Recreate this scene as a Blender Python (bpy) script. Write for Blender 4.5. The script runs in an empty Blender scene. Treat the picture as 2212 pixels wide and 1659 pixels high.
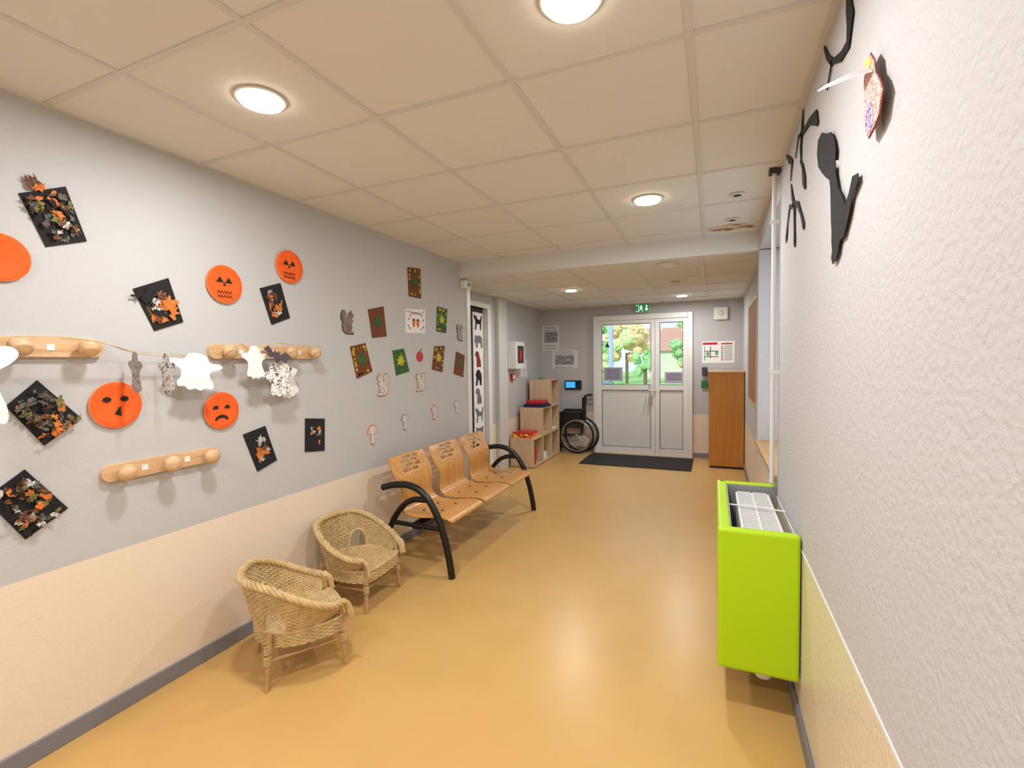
import bpy, bmesh, math, random
from mathutils import Vector, Matrix
random.seed(7)
sc=bpy.context.scene
try:
    sc.view_settings.view_transform='Standard'
except Exception: pass
XL,XR,YE,ZC,ZC2=-2.36,0.325,7.64,2.488,2.36
XB=-2.72; XR2=0.385; YS=4.24

# ---------------------------------------------------------------- materials
def lin(c):
    return tuple(((v/255)/12.92 if v/255<=0.04045 else ((v/255+0.055)/1.055)**2.4) for v in c)
MC={}
def mat(name,c,rough=0.6,metal=0,emit=0,bump=0,bscale=50,var=0,vscale=4,spec=0.5,coat=0):
    if name in MC: return MC[name]
    m=bpy.data.materials.new(name); m.use_nodes=True; MC[name]=m
    nt=m.node_tree; b=nt.nodes['Principled BSDF']
    col=lin(c)+(1,)
    b.inputs['Base Color'].default_value=col
    b.inputs['Roughness'].default_value=rough; b.inputs['Metallic'].default_value=metal
    b.inputs['Specular IOR Level'].default_value=spec
    b.inputs['Coat Weight'].default_value=coat
    if emit:
        b.inputs['Emission Color'].default_value=col; b.inputs['Emission Strength'].default_value=emit
    tc=nt.nodes.new('ShaderNodeTexCoord')
    if var:
        n=nt.nodes.new('ShaderNodeTexNoise'); n.inputs['Scale'].default_value=vscale; n.inputs['Detail'].default_value=4
        nt.links.new(tc.outputs['Object'],n.inputs['Vector'])
        r=nt.nodes.new('ShaderNodeValToRGB')
        r.color_ramp.elements[0].position=0.3; r.color_ramp.elements[1].position=0.7
        r.color_ramp.elements[0].color=tuple(max(0,x*(1-var)) for x in col[:3])+(1,)
        r.color_ramp.elements[1].color=tuple(min(1,x*(1+var)) for x in col[:3])+(1,)
        nt.links.new(n.outputs['Fac'],r.inputs['Fac']); nt.links.new(r.outputs['Color'],b.inputs['Base Color'])
    if bump:
        n=nt.nodes.new('ShaderNodeTexNoise'); n.inputs['Scale'].default_value=bscale; n.inputs['Detail'].default_value=3
        nt.links.new(tc.outputs['Object'],n.inputs['Vector'])
        bp=nt.nodes.new('ShaderNodeBump'); bp.inputs['Strength'].default_value=bump; bp.inputs['Distance'].default_value=0.01
        nt.links.new(n.outputs['Fac'],bp.inputs['Height']); nt.links.new(bp.outputs['Normal'],b.inputs['Normal'])
    return m
def two_tone(name,up,low,zsplit,rup=0.7,rlow=0.45,bump=0.15,bscale=90):
    m=mat(name,up,rup,bump=bump,bscale=bscale)
    nt=m.node_tree;b=nt.nodes['Principled BSDF']
    tc=nt.nodes.new('ShaderNodeTexCoord');sp=nt.nodes.new('ShaderNodeSeparateXYZ')
    nt.links.new(tc.outputs['Object'],sp.inputs[0])
    g=nt.nodes.new('ShaderNodeMath');g.operation='GREATER_THAN';g.inputs[1].default_value=zsplit
    nt.links.new(sp.outputs['Z'],g.inputs[0])
    mx=nt.nodes.new('ShaderNodeMix');mx.data_type='RGBA'
    mx.inputs[6].default_value=lin(low)+(1,);mx.inputs[7].default_value=lin(up)+(1,)
    nt.links.new(g.outputs[0],mx.inputs[0]);nt.links.new(mx.outputs[2],b.inputs['Base Color'])
    mr=nt.nodes.new('ShaderNodeMapRange');mr.inputs['To Min'].default_value=rlow;mr.inputs['To Max'].default_value=rup
    nt.links.new(g.outputs[0],mr.inputs[0]);nt.links.new(mr.outputs[0],b.inputs['Roughness'])
    return m
def collage(name,cols,scale=30,base_w=0.5):
    m=mat(name,cols[0],0.8)
    nt=m.node_tree;b=nt.nodes['Principled BSDF']
    tc=nt.nodes.new('ShaderNodeTexCoord');n=nt.nodes.new('ShaderNodeTexNoise')
    n.inputs['Scale'].default_value=scale;n.inputs['Detail'].default_value=3;n.inputs['Distortion'].default_value=1.2
    nt.links.new(tc.outputs['Object'],n.inputs['Vector'])
    r=nt.nodes.new('ShaderNodeValToRGB');r.color_ramp.interpolation='CONSTANT'
    e=r.color_ramp.elements
    pos=[0,base_w]+[base_w+(0.78-base_w)*(i+1)/(max(1,len(cols)-1)) for i in range(len(cols)-2)]
    e[0].position=0;e[0].color=lin(cols[0])+(1,);e[1].position=pos[1];e[1].color=lin(cols[1])+(1,)
    for p,c in list(zip(pos,cols))[2:]:
        x=e.new(p);x.color=lin(c)+(1,)
    nt.links.new(n.outputs['Fac'],r.inputs['Fac']);nt.links.new(r.outputs['Color'],b.inputs['Base Color'])
    return m
def wood(name,c1,c2,scale=3,rough=0.4,axis='Z'):
    m=mat(name,c1,rough)
    nt=m.node_tree;b=nt.nodes['Principled BSDF']
    tc=nt.nodes.new('ShaderNodeTexCoord');mp=nt.nodes.new('ShaderNodeMapping')
    s={'X':(1,12,12),'Y':(12,1,12),'Z':(12,12,1)}[axis];mp.inputs['Scale'].default_value=s
    nt.links.new(tc.outputs['Object'],mp.inputs[0])
    n=nt.nodes.new('ShaderNodeTexNoise');n.inputs['Scale'].default_value=scale;n.inputs['Detail'].default_value=5;n.inputs['Distortion'].default_value=.5
    nt.links.new(mp.outputs[0],n.inputs['Vector'])
    r=nt.nodes.new('ShaderNodeValToRGB');r.color_ramp.elements[0].position=.35;r.color_ramp.elements[1].position=.65
    r.color_ramp.elements[0].color=lin(c1)+(1,);r.color_ramp.elements[1].color=lin(c2)+(1,)
    nt.links.new(n.outputs['Fac'],r.inputs['Fac']);nt.links.new(r.outputs['Color'],b.inputs['Base Color'])
    return m
def glassmat(name):
    m=bpy.data.materials.new(name);m.use_nodes=True;nt=m.node_tree;nt.nodes.clear()
    o=nt.nodes.new('ShaderNodeOutputMaterial');t=nt.nodes.new('ShaderNodeBsdfTransparent');g=nt.nodes.new('ShaderNodeBsdfGlossy')
    t.inputs[0].default_value=(.93,.97,1,1);g.inputs['Roughness'].default_value=.02
    mx=nt.nodes.new('ShaderNodeMixShader');mx.inputs[0].default_value=.06
    nt.links.new(t.outputs[0],mx.inputs[1]);nt.links.new(g.outputs[0],mx.inputs[2]);nt.links.new(mx.outputs[0],o.inputs[0])
    return m
M_wl=two_tone('wall_grey_beige',(192,192,193),(234,218,198),0.70)
M_wr=two_tone('wall_right_paint',(195,194,197),(228,215,193),0.715,rlow=0.3,bump=0.34,bscale=70)
M_we=two_tone('wall_end_paint',(186,186,187),(228,211,189),0.66)
M_ceil=mat('ceiling_tile',(228,227,225),0.9,bump=0.1,bscale=150)
M_grid=mat('ceiling_grid_metal',(216,214,212),0.5)
M_white=mat('white_paint',(230,230,228),0.4)
M_whited=mat('white_door_lacquer',(226,226,225),0.35)
M_base=mat('baseboard_grey',(126,126,133),0.5)
M_black=mat('black_metal',(18,18,20),0.35)
M_blackp=mat('black_paper',(22,22,24),0.85)
M_rail=wood('beech_rail',(205,165,122),(222,186,146),4,0.45,'Y')
M_seat=wood('plywood_varnished',(196,138,70),(214,158,88),3,0.28,'Z')
M_wick=mat('wicker',(200,172,122),0.6,var=0.18,vscale=25)
M_wickd=mat('wicker_pole',(186,148,98),0.5,var=0.15,vscale=20)
M_lime=mat('lime_vinyl',(178,218,8),0.35,bump=0.25,bscale=7)
M_orange=mat('orange_paint_plate',(240,96,26),0.8,var=0.12,vscale=40)
M_rim=mat('plate_rim',(246,150,90),0.8)
M_paper=mat('white_paper',(236,236,236),0.8)
M_text=mat('print_ink',(60,60,66),0.8)
M_mat=mat('doormat_rubber',(38,38,40),0.9,bump=0.6,bscale=120)
M_cab=wood('orange_laminate',(184,120,46),(196,132,56),2,0.45,'Z')
M_cube=wood('light_oak',(196,168,134),(212,186,152),3,0.5,'Z')
M_glass=glassmat('window_glass')
M_red=mat('red_plastic',(190,24,30),0.4)

# ---------------------------------------------------------------- helpers
def link(o,parent=None):
    sc.collection.objects.link(o)
    if parent: o.parent=parent
    return o
def grp(name):
    e=bpy.data.objects.new(name,None); e.empty_display_size=.1; return link(e)
def meshobj(name,verts,faces,m,parent=None,smooth=False):
    me=bpy.data.meshes.new(name); me.from_pydata([tuple(v) for v in verts],[],faces)
    bm=bmesh.new();bm.from_mesh(me);bmesh.ops.recalc_face_normals(bm,faces=bm.faces);bm.to_mesh(me);bm.free()
    if smooth:
        for p in me.polygons:p.use_smooth=True
    if m: me.materials.append(m)
    return link(bpy.data.objects.new(name,me),parent)
BF=[(0,1,3,2),(4,6,7,5),(0,4,5,1),(2,3,7,6),(0,2,6,4),(1,5,7,3)]
def boxes(name,bl,m,parent=None,bevel=0):
    v=[];f=[]
    for (x0,x1,y0,y1,z0,z1) in bl:
        k=len(v); v+=[(x,y,z) for x in (x0,x1) for y in (y0,y1) for z in (z0,z1)]
        f+=[tuple(i+k for i in q) for q in BF]
    o=meshobj(name,v,f,m,parent)
    if bevel:
        md=o.modifiers.new('b','BEVEL');md.width=bevel;md.segments=3;md.limit_method='ANGLE'
    return o
def box(name,x0,x1,y0,y1,z0,z1,m,parent=None,bevel=0): return boxes(name,[(x0,x1,y0,y1,z0,z1)],m,parent,bevel)
def tube(name,paths,r,m,parent=None,cyclic=False,res=3,smooth=True,spline='POLY'):
    if paths and not isinstance(paths[0][0],(tuple,list,Vector)): paths=[paths]
    cu=bpy.data.curves.new(name,'CURVE');cu.dimensions='3D';cu.bevel_depth=r;cu.bevel_resolution=res;cu.use_fill_caps=True
    for p in paths:
        if spline=='POLY':
            s=cu.splines.new('POLY');s.points.add(len(p)-1)
            for i,q in enumerate(p): s.points[i].co=(q[0],q[1],q[2],1)
        else:
            s=cu.splines.new('BEZIER');s.bezier_points.add(len(p)-1)
            for i,q in enumerate(p):
                bpnt=s.bezier_points[i];bpnt.co=q[:3];bpnt.handle_left_type='AUTO';bpnt.handle_right_type='AUTO'
        s.use_cyclic_u=cyclic
    o=bpy.data.objects.new(name,cu);sc.collection.objects.link(o)
    dg=bpy.context.evaluated_depsgraph_get()
    me=bpy.data.meshes.new_from_object(o.evaluated_get(dg))
    bpy.data.objects.remove(o)
    for p_ in me.polygons:p_.use_smooth=smooth
    me.materials.clear();me.materials.append(m)
    me.name=name
    return link(bpy.data.objects.new(name,me),parent)
def lathe(name,prof,origin,axis,m,parent=None,n=32,smooth=True,caps=True):
    ax=Vector(axis).normalized();q=ax.to_track_quat('Z','Y').to_matrix()
    v=[];f=[]
    for r,h in prof:
        for i in range(n):
            a=2*math.pi*i/n; v.append(Vector(origin)+q@Vector((r*math.cos(a),r*math.sin(a),h)))
    for j in range(len(prof)-1):
        for i in range(n):
            f.append((j*n+i,j*n+(i+1)%n,(j+1)*n+(i+1)%n,(j+1)*n+i))
    if caps: f.append(tuple(range(n)));f.append(tuple((len(prof)-1)*n+i for i in range(n)))
    return meshobj(name,v,f,m,parent,smooth)
def wp(wall,p,off):
    if wall=='L': return (XL+off,p[0],p[1])
    if wall=='B': return (XB+off,p[0],p[1])
    if wall=='R': return (XR-off,p[0],p[1])
    if wall=='R2': return (XR2-off,p[0],p[1])
    if wall=='E': return (p[0],YE-off,p[1])
def prism(name,front,back,m,parent=None):
    n=len(front);v=front+back
    f=[tuple(range(n)),tuple(range(2*n-1,n-1,-1))]+[(i,(i+1)%n,n+(i+1)%n,n+i) for i in range(n)]
    me=bpy.data.meshes.new(name);me.from_pydata(v,[],f)
    bm=bmesh.new();bm.from_mesh(me);bmesh.ops.recalc_face_normals(bm,faces=bm.faces)
    bmesh.ops.triangulate(bm,faces=[q for q in bm.faces if len(q.verts)>4]);bm.to_mesh(me);bm.free()
    me.materials.append(m);return link(bpy.data.objects.new(name,me),parent)
def wpoly(name,wall,pts,m,parent=None,off=0.003,th=0.0015):
    th=min(th,off-.0004)
    return prism(name,[wp(wall,p,off) for p in pts],[wp(wall,p,off-th) for p in pts],m,parent)
def ell(cx,cz,rx,rz,n=28,a0=0,a1=360): return [(cx+rx*math.cos(math.radians(a0+(a1-a0)*i/n)),cz+rz*math.sin(math.radians(a0+(a1-a0)*i/n))) for i in range(n if a1-a0==360 else n+1)]

# ---------------------------------------------------------------- room shell
fl=mat('floor_linoleum',(207,166,100),0.31,var=0.035,vscale=3,bump=0.02,bscale=40)
box('floor',-3.2,0.7,-3,7.8,-0.1,0,fl)
box('wall_left',-3.0,XL,-3,4.39,0,2.6,M_wl)
boxes('wall_left_rear',[(-3.0,XB,5.62,7.8,0,2.6),(-3.0,XB,4.39,5.0,0,2.6),(-3.0,XB,5.0,5.62,2.18,2.6)],M_we)
boxes('wall_end',[(-3.0,-1.79,YE,YE+.16,0,2.6),(-.29,.7,YE,YE+.16,0,2.6),(-1.79,-.29,YE,YE+.16,2.2,2.6)],M_we)
boxes('wall_right',[(XR,.6,-3,2.95,0,2.6),(XR,.6,2.95,4.24,0,.80),(XR,.6,2.95,4.30,2.34,2.6),(XR,.6,4.24,4.34,0,2.6)],M_wr)
boxes('wall_right_rear',[(XR2,.6,4.34,7.8,0,2.6)],M_we)
box('wall_back',-3.0,.6,-3.1,-3,0,2.6,M_wl)
box('ceiling',-3.0,.6,-3,YS,ZC+.004,2.6,M_ceil)
box('ceiling_lower',-3.0,.6,YS+.04,7.8,ZC2+.004,2.6,M_ceil)
box('trim_ceiling_step',-3.0,.6,YS,YS+.05,2.335,2.6,mat('step_paint',(220,219,215),.5))
bars=[]
g0=0.012
for k in range(-1,4): 
    x=-1.874+.6*k
    if XL<x<XR: bars.append((x-g0,x+g0,-3,YS,ZC-.001,ZC+.006))
for j in range(-7,6):
    y=1.02+.6*j; bars.append((XL,XR,y-g0,y+g0,ZC-.0012,ZC+.006))
bars+= [(XL,XL+.02,-3,YS,ZC-.001,ZC+.006),(XR-.02,XR,-3,YS,ZC-.001,ZC+.006)]
boxes('trim_ceiling_grid',bars,M_grid)
bars=[]
for k in range(-4,2):
    x=-.70+.6*k
    if -2.72<x<.38: bars.append((x-g0,x+g0,YS+.05,YE,ZC2-.001,ZC2+.006))
for y in (4.81,5.41,6.01,6.61,7.21): bars.append((-2.72,.38,y-g0,y+g0,ZC2-.0012,ZC2+.006))
bars+=[(-2.72,.38,YS+.05,YS+.075,ZC2-.001,ZC2+.006),(-2.72,-2.70,YS,YE,ZC2-.001,ZC2+.006),(.365,.385,YS,YE,ZC2-.001,ZC2+.006),(-2.72,.385,YE-.02,YE,ZC2-.001,ZC2+.006)]
boxes('trim_ceiling_grid_lower',bars,M_grid)
g=grp('ceiling_damp_stain')
def irr(x,y,rx,ry,n=18): return [(x+rx*math.cos(2*math.pi*i/n)*random.uniform(.7,1.2),y+ry*math.sin(2*math.pi*i/n)*random.uniform(.7,1.2)) for i in range(n)]
def cpoly(nm,pts,z,m): prism(nm,[(a,b_,z) for a,b_ in pts],[(a,b_,z+.0006) for a,b_ in pts],m,g)
cpoly('halo',irr(.12,4.06,.17,.10),ZC+.0025,mat('damp_light',(206,184,150),.9))
for i in range(9): cpoly('mark',irr(random.uniform(0,.28),random.uniform(4.0,4.15),.035,.02,9),ZC+.0018,mat('damp_brown',(160,120,76),.9))
box('baseboard_left',XL,XL+.012,-3,4.39,0,.075,M_base,None,.004)
box('baseboard_right',XR-.012,XR,-3,4.34,0,.075,M_base,None,.004)
boxes('baseboard_end',[(-2.72,-1.80,YE-.012,YE,0,.075),(-.28,.385,YE-.012,YE,0,.075)],M_base)
boxes('baseboard_left_rear',[(XB,XB+.012,6.12,YE,0,.075)],M_base)
box('baseboard_right_rear',XR2-.012,XR2,4.34,YE,0,.075,M_base)
box('trim_dado_right',XR-.003,XR,-3,2.95,.713,.722,M_white)
box('trim_corner_left',XL-.02,XL+.012,4.37,4.44,0,2.335,M_white,None,.004)
ms=grp('wall_motion_sensor')
box('housing',XL+.001,XL+.07,4.24,4.36,2.235,2.315,M_white,ms,.012); lathe('lens',[(.022,0),(.018,.012),(.002,.018)],(XL+.07,4.30,2.272),(1,0,0),mat('sensor_lens',(150,152,158),.3),ms,16)
w=grp('window_1')
boxes('frame',[(.54,.60,2.95,3.01,.84,2.34),(.54,.60,4.18,4.24,.84,2.34),(.54,.60,3.01,4.18,.84,.90),(.54,.60,3.01,4.18,2.28,2.34),(.55,.59,3.57,3.62,.9,2.28)],M_white,w)
box('pane',.565,.570,3.01,4.18,.9,2.28,M_glass,w)
box('trim_window_sill',XR-.02,.56,2.95,4.24,.80,.835,wood('sill_wood',(196,150,96),(206,164,112),3,.4,'Y'),None,.005)
p=grp('heating_pipe')
tube('riser',[(XR-.03,2.93,.80),(XR-.03,2.93,2.488)],.011,M_white,p)
boxes('clips',[(XR-.045,XR,2.92,2.94,z,z+.02) for z in (1.4,2.2)],M_white,p)
boxes('top_collar',[(XR-.055,XR-.005,2.90,2.96,2.465,2.488)],M_text,p)

# ---------------------------------------------------------------- end door
d=grp('door_1')
boxes('frame',[(-1.79,-1.72,7.58,7.74,0,2.2),(-.36,-.29,7.58,7.74,0,2.2),(-1.72,-.36,7.58,7.74,2.12,2.2)],M_whited,d,.006)
def leaf(nm,x0,x1,st):
    boxes(nm,[(x0,x0+st,7.60,7.66,.01,2.12),(x1-st,x1,7.60,7.66,.01,2.12),(x0+st,x1-st,7.60,7.66,.01,.11),(x0+st,x1-st,7.60,7.66,2.06,2.12),(x0+st,x1-st,7.60,7.66,1.02,1.10)],M_whited,d,.004)
    box(nm+'_panel',x0+st,x1-st,7.625,7.645,.11,1.02,mat('door_panel',(216,216,214),.4),d)
    box(nm+'_glass',x0+st,x1-st,7.63,7.636,1.10,2.06,M_glass,d)
    boxes(nm+'_gasket',[(x0+st,x0+st+.008,7.618,7.625,.11,1.02),(x1-st-.008,x1-st,7.618,7.625,.11,1.02),(x0+st,x1-st,7.618,7.625,.11,.118),(x0+st,x1-st,7.618,7.625,1.012,1.02),
       (x0+st,x0+st+.008,7.618,7.626,1.1,2.06),(x1-st-.008,x1-st,7.618,7.626,1.1,2.06),(x0+st,x1-st,7.618,7.626,1.1,1.108),(x0+st,x1-st,7.618,7.626,2.052,2.06)],mat('gasket',(70,72,74),.6),d)
leaf('leaf_main',-1.72,-.835,.06); leaf('leaf_side',-.83,-.36,.065)
tube('pull_handle',[(-.88,7.60,1.30),(-.88,7.545,1.30),(-.88,7.545,.82),(-.88,7.60,.82)],.014,M_white,d)
tube('lever',[(-.82,7.60,1.02),(-.82,7.55,1.02),(-.92,7.55,1.02)],.010,M_white,d)
tube('panic_arm',[(-.93,7.575,1.0),(-.95,7.55,.82)],.010,M_white,d)
M_viol=mat('notice_violet',(170,166,190),.7)
n1=grp('door_notice')
box('sheet',-1.63,-1.33,7.612,7.616,1.16,1.38,M_viol,n1)
boxes('text_lines',[(-1.59,-1.37,7.610,7.6125,1.34-.028*i,1.348-.028*i) for i in range(6)],M_text,n1)
n2=grp('door_notice')
box('sheet',-.69,-.42,7.612,7.616,1.13,1.30,M_viol,n2)
boxes('text_lines',[(-.66,-.45,7.610,7.6125,1.265-.028*i,1.273-.028*i) for i in range(4)],M_text,n2)
wpoly('arrow_sticker','E',[(-1.61,1.70),(-1.53,1.70),(-1.57,1.78)],M_text,d,.03,.002)

e=grp('exit_sign')
M_green=mat('exit_green',(10,140,80),.4,emit=.35); M_ew=mat('exit_white',(235,250,240),.4,emit=.8)
box('housing',-1.13,-.91,7.585,7.64,2.225,2.355,M_white,e,.004)
box('panel',-1.125,-.915,7.582,7.586,2.232,2.348,M_green,e)
wpoly('arrow','E',[(-.965,2.335),(-.945,2.335),(-.945,2.28),(-.925,2.28),(-.955,2.245),(-.985,2.28),(-.965,2.28)],M_ew,e,.060,.001)
wpoly('door_symbol','E',[(-1.118,2.24),(-1.07,2.24),(-1.07,2.34),(-1.118,2.34),(-1.118,2.332),(-1.078,2.332),(-1.078,2.248),(-1.118,2.248)],M_ew,e,.060,.001)
wpoly('runner_head','E',ell(-1.035,2.330,.009,.009,12),M_ew,e,.060,.001)
wpoly('runner_body','E',[(-1.05,2.318),(-1.025,2.318),(-1.005,2.30),(-1.01,2.295),(-1.025,2.305),(-1.03,2.285),(-1.012,2.265),(-1.012,2.242),(-1.02,2.242),(-1.022,2.262),(-1.042,2.275),(-1.055,2.25),(-1.064,2.254),(-1.05,2.285),(-1.045,2.305),(-1.056,2.30),(-1.06,2.305)],M_ew,e,.060,.001)
box('doormat',-1.80,-.27,6.66,7.50,0,.012,M_mat,None,.004)

# ---------------------------------------------------------------- bench
b=grp('waiting_bench')
prof=[(-1.66,.375),(-1.668,.392),(-1.69,.402),(-1.74,.407),(-1.80,.404),(-1.86,.396),(-1.93,.388),(-1.99,.386),(-2.04,.394),(-2.075,.413),(-2.095,.44),(-2.103,.47),(-2.101,.50),(-2.098,.53),(-2.098,.56),(-2.103,.59),(-2.113,.62),(-2.127,.65),(-2.143,.68),(-2.158,.71),(-2.172,.74),(-2.187,.77),(-2.20,.79)]
def subdiv(pr,n):
    out=[]
    for i in range(len(pr)-1):
        for k in range(n): out.append(tuple(pr[i][j]+(pr[i+1][j]-pr[i][j])*k/n for j in range(2)))
    return out+[pr[-1]]
pf=subdiv(prof,2)
def halfw(i):
    x,z=pf[i]
    if z<.41 and x>-2.06: 
        t=(x+2.06)/.4; return .235+.015*t
    return .235-.035*math.sin(math.pi*min(1,(z-.39)/.26)) if z<.65 else .235
NU=40
for s,yc in enumerate((3.045,3.575,4.105)):
    v=[];f=[]
    for i,(x,z) in enumerate(pf):
        hw=halfw(i)
        if i>=len(pf)-2: hw-=.012*(i-(len(pf)-3))
        if i<2: hw-=.01*(2-i)
        for k in range(NU+1):
            u=-1+2*k/NU
            v.append((x,yc+hw*u,z))
    for i in range(len(pf)-1):
        z=pf[i][1]
        for k in range(NU):
            u=-1+2*(k+.5)/NU
            hole=False
            if .64<z<.76:
                row=int((z-.64)/.0145)
                if row%2==1:
                    sh=[-.1,.12,-.05,.1][(row//2)%4]
                    if -.42+sh<u<-.0+sh or .08+sh<u<.40+sh: hole=True
            if not hole: f.append((i*(NU+1)+k,i*(NU+1)+k+1,(i+1)*(NU+1)+k+1,(i+1)*(NU+1)+k))
    o=meshobj('seat_shell_%d'%(s+1),v,f,M_seat,b,True)
    md=o.modifiers.new('s','SOLIDIFY');md.thickness=.010;md.offset=0
    boxes('bracket_%d'%(s+1),[(-2.08,-1.78,yc-.11,yc-.08,.345,.378),(-2.08,-1.78,yc+.08,yc+.11,.345,.378)],M_black,b,.004)
    for yy in (-.095,.095):
        for xx in (-1.82,-1.98):
            lathe('bolt',[(.009,0),(.007,.004),(.001,.005)],(xx,yc+yy,.394 if xx<-1.9 else .408),(0,0,1),M_black,b,10)
boxes('beam',[(-1.99,-1.91,2.80,4.38,.30,.345)],M_black,b,.008)
for s,y in enumerate((2.785,4.405)):
    tube('leg_front_%d'%(s+1),[(-2.22,y,.585),(-2.12,y,.612),(-1.99,y,.618),(-1.88,y,.575),(-1.79,y,.47),(-1.72,y,.31),(-1.675,y,.13),(-1.655,y,.0)],.025,M_black,b,spline='B')
    tube('leg_back_%d'%(s+1),[(-2.27,y,0),(-2.235,y,.12),(-2.18,y,.26),(-2.09,y,.42),(-1.98,y,.51),(-1.85,y,.53)],.022,M_black,b,spline='B')
    tube('cross_bar_%d'%(s+1),[(-2.13,y,.34),(-1.74,y,.33)],.016,M_black,b)

# ---------------------------------------------------------------- wicker chairs
def wicker(name,cx,cy,ang):
    g=grp(name);ca,sa=math.cos(ang),math.sin(ang)
    def W(x,y,z): return (cx+ca*x-sa*y,cy+sa*x+ca*y,z)
    def ss(t): t=max(0,min(1,t)); return t*t*(3-2*t)
    PH=132; z0=.245
    def zr(ph): return .485-.165*ss((abs(ph)-35)/(PH-35))
    def P(ph,v,dr=0):
        a=math.radians(ph); rb=.195; rt=.25
        zz=z0+v*(zr(ph)-z0); r=rb+(rt-rb)*(v**.8)+dr
        return (-math.cos(a)*r,math.sin(a)*r,zz)
    def inhole(ph,z,pad=0):
        for c in (-50,50):
            dd=(ph-c)/(17+pad*60)
            if abs(dd)<1 and z<z0+(.115+pad)*math.sqrt(1-dd*dd): return True
        return False
    strands=[]
    NR=19
    for k in range(NR+1):
        v=k/NR; cur=[]
        n=176
        for i in range(n+1):
            ph=-PH+2*PH*i/n
            wv=.0032*math.sin(math.radians(ph)*20*2+math.pi*(k%2))
            q=P(ph,v,wv)
            if inhole(ph,q[2]):
                if len(cur)>1: strands.append(cur)
                cur=[]
            else: cur.append(W(*q))
        if len(cur)>1: strands.append(cur)
    tube('back_weave',strands,.0052,M_wick,g,res=1)
    st=[]
    for i in range(45):
        ph=-PH+2*PH*i/44; l=[]
        for k in range(9):
            q=P(ph,k/8)
            if not inhole(ph,q[2]): l.append(W(*q))
        if len(l)>1: st.append(l)
    tube('stakes',st,.0038,M_wick,g,res=1)
    for c in (-50,50):
        arc=[]
        for i in range(15):
            t=math.pi*i/14; ph=c-17*math.cos(t); z=z0+.115*math.sin(t)
            v=(z-z0)/(zr(ph)-z0); arc.append(W(*P(ph,v)))
        tube('opening_trim',arc,.008,M_wick,g)
    base=[P(-PH+2*PH*i/150,1.0) for i in range(151)]
    endz=[(.02,0,-.02),(.03,0,-.05),(.035,0,-.085)]
    L=[tuple(base[0][j]+e_[j] for j in range(3)) for e_ in reversed(endz)]+base+[tuple(base[-1][j]+e_[j] for j in range(3)) for e_ in endz]
    tube('rim_core',[W(*q) for q in L],.013,M_wick,g)
    br=[]
    for s in range(4):
        l=[]
        for i in range(len(L)*2-1):
            j=i/2; a=L[int(j)]; b2=L[min(len(L)-1,int(j)+1)]; t=j-int(j)
            q=[a[m_]+(b2[m_]-a[m_])*t for m_ in range(3)]
            th=j*.42+s*math.pi/2; rad=math.atan2(q[1],q[0])
            rr=.014*math.cos(th); l.append(W(q[0]+rr*math.cos(rad),q[1]+rr*math.sin(rad),q[2]+.011*math.sin(th)))
        br.append(l)
    tube('rim_braid',br,.008,M_wick,g,res=2)
    def seatx(y): 
        yy=min(1,abs(y)/.195); return .195*math.sqrt(max(0,1-yy**2)) , .195*(max(0,1-yy**5))**.3
    ss_=[]
    for i in range(33):
        y=-.19+.38*i/32; xb,xf=seatx(y)
        ss_.append([W(-xb+(xb+xf)*k/40, y, z0+.0035*math.sin(k*math.pi/2+math.pi*(i%2))) for k in range(41)])
    tube('seat_weave',ss_,.0058,M_wick,g,res=1)
    ss_=[]
    for i in range(14):
        x=-.17+.35*i/13
        ymax=.19 if x>.0 else math.sqrt(max(.0004,.195**2-x*x))
        ss_.append([W(x,-ymax,z0),W(x,ymax,z0)])
    tube('seat_ribs',ss_,.004,M_wickd,g,res=1)
    per=[]
    for i in range(64):
        a=2*math.pi*i/64; x=math.cos(a);y=math.sin(a)
        if x>0: 
            k=1/max(1e-6,(abs(x)**4+abs(y)**4))**.25; x*=k;y*=k
        per.append((x*.198,y*.198))
    ap=[]
    for k in range(8):
        ap.append([W(x*(1+.016*math.cos(i*math.pi+math.pi*k)),y*(1+.016*math.cos(i*math.pi+math.pi*k)),z0-.004-.0085*k) for i,(x,y) in enumerate(per)])
    tube('apron_weave',ap,.0055,M_wick,g,cyclic=True,res=1)
    tube('seat_hoop',[W(x,y,z0) for x,y in per],.009,M_wick,g,cyclic=True)
    lg=[]
    for sx in (-1,1):
        for sy in (-1,1):
            top=.32 if sx>0 else .25
            lg.append([W(sx*.178,sy*.178,0),W(sx*.165,sy*.165,.13),W(sx*.158,sy*.165,top)])
    tube('legs',lg,.0125,M_wickd,g)
    wr=[]
    for sx in (-1,1):
        for sy in (-1,1):
            for z in (.115,.125,.135,.145,.165,.175,.185,.195): 
                t=z/.25; r0=.178-.018*t
                wr.append([W(sx*r0+.0135*math.cos(a*math.pi/6),sy*(r0+.001)+.0135*math.sin(a*math.pi/6),z+.0008*a) for a in range(13)])
    tube('leg_wraps',wr,.0045,M_wick,g,res=1)
    bz=.13
    tube('braces',[[W(-.165,-.165,bz),W(.165,-.165,bz)],[W(-.165,.165,bz),W(.165,.165,bz)],[W(-.165,-.165,bz),W(-.165,.165,bz)],[W(.165,-.165,bz+.01),W(.165,.165,bz+.01)]],.008,M_wickd,g)
    return g
wicker('wicker_armchair',-1.92,1.73,math.radians(57))
wicker('wicker_armchair',-2.085,2.365,math.radians(4))

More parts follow.
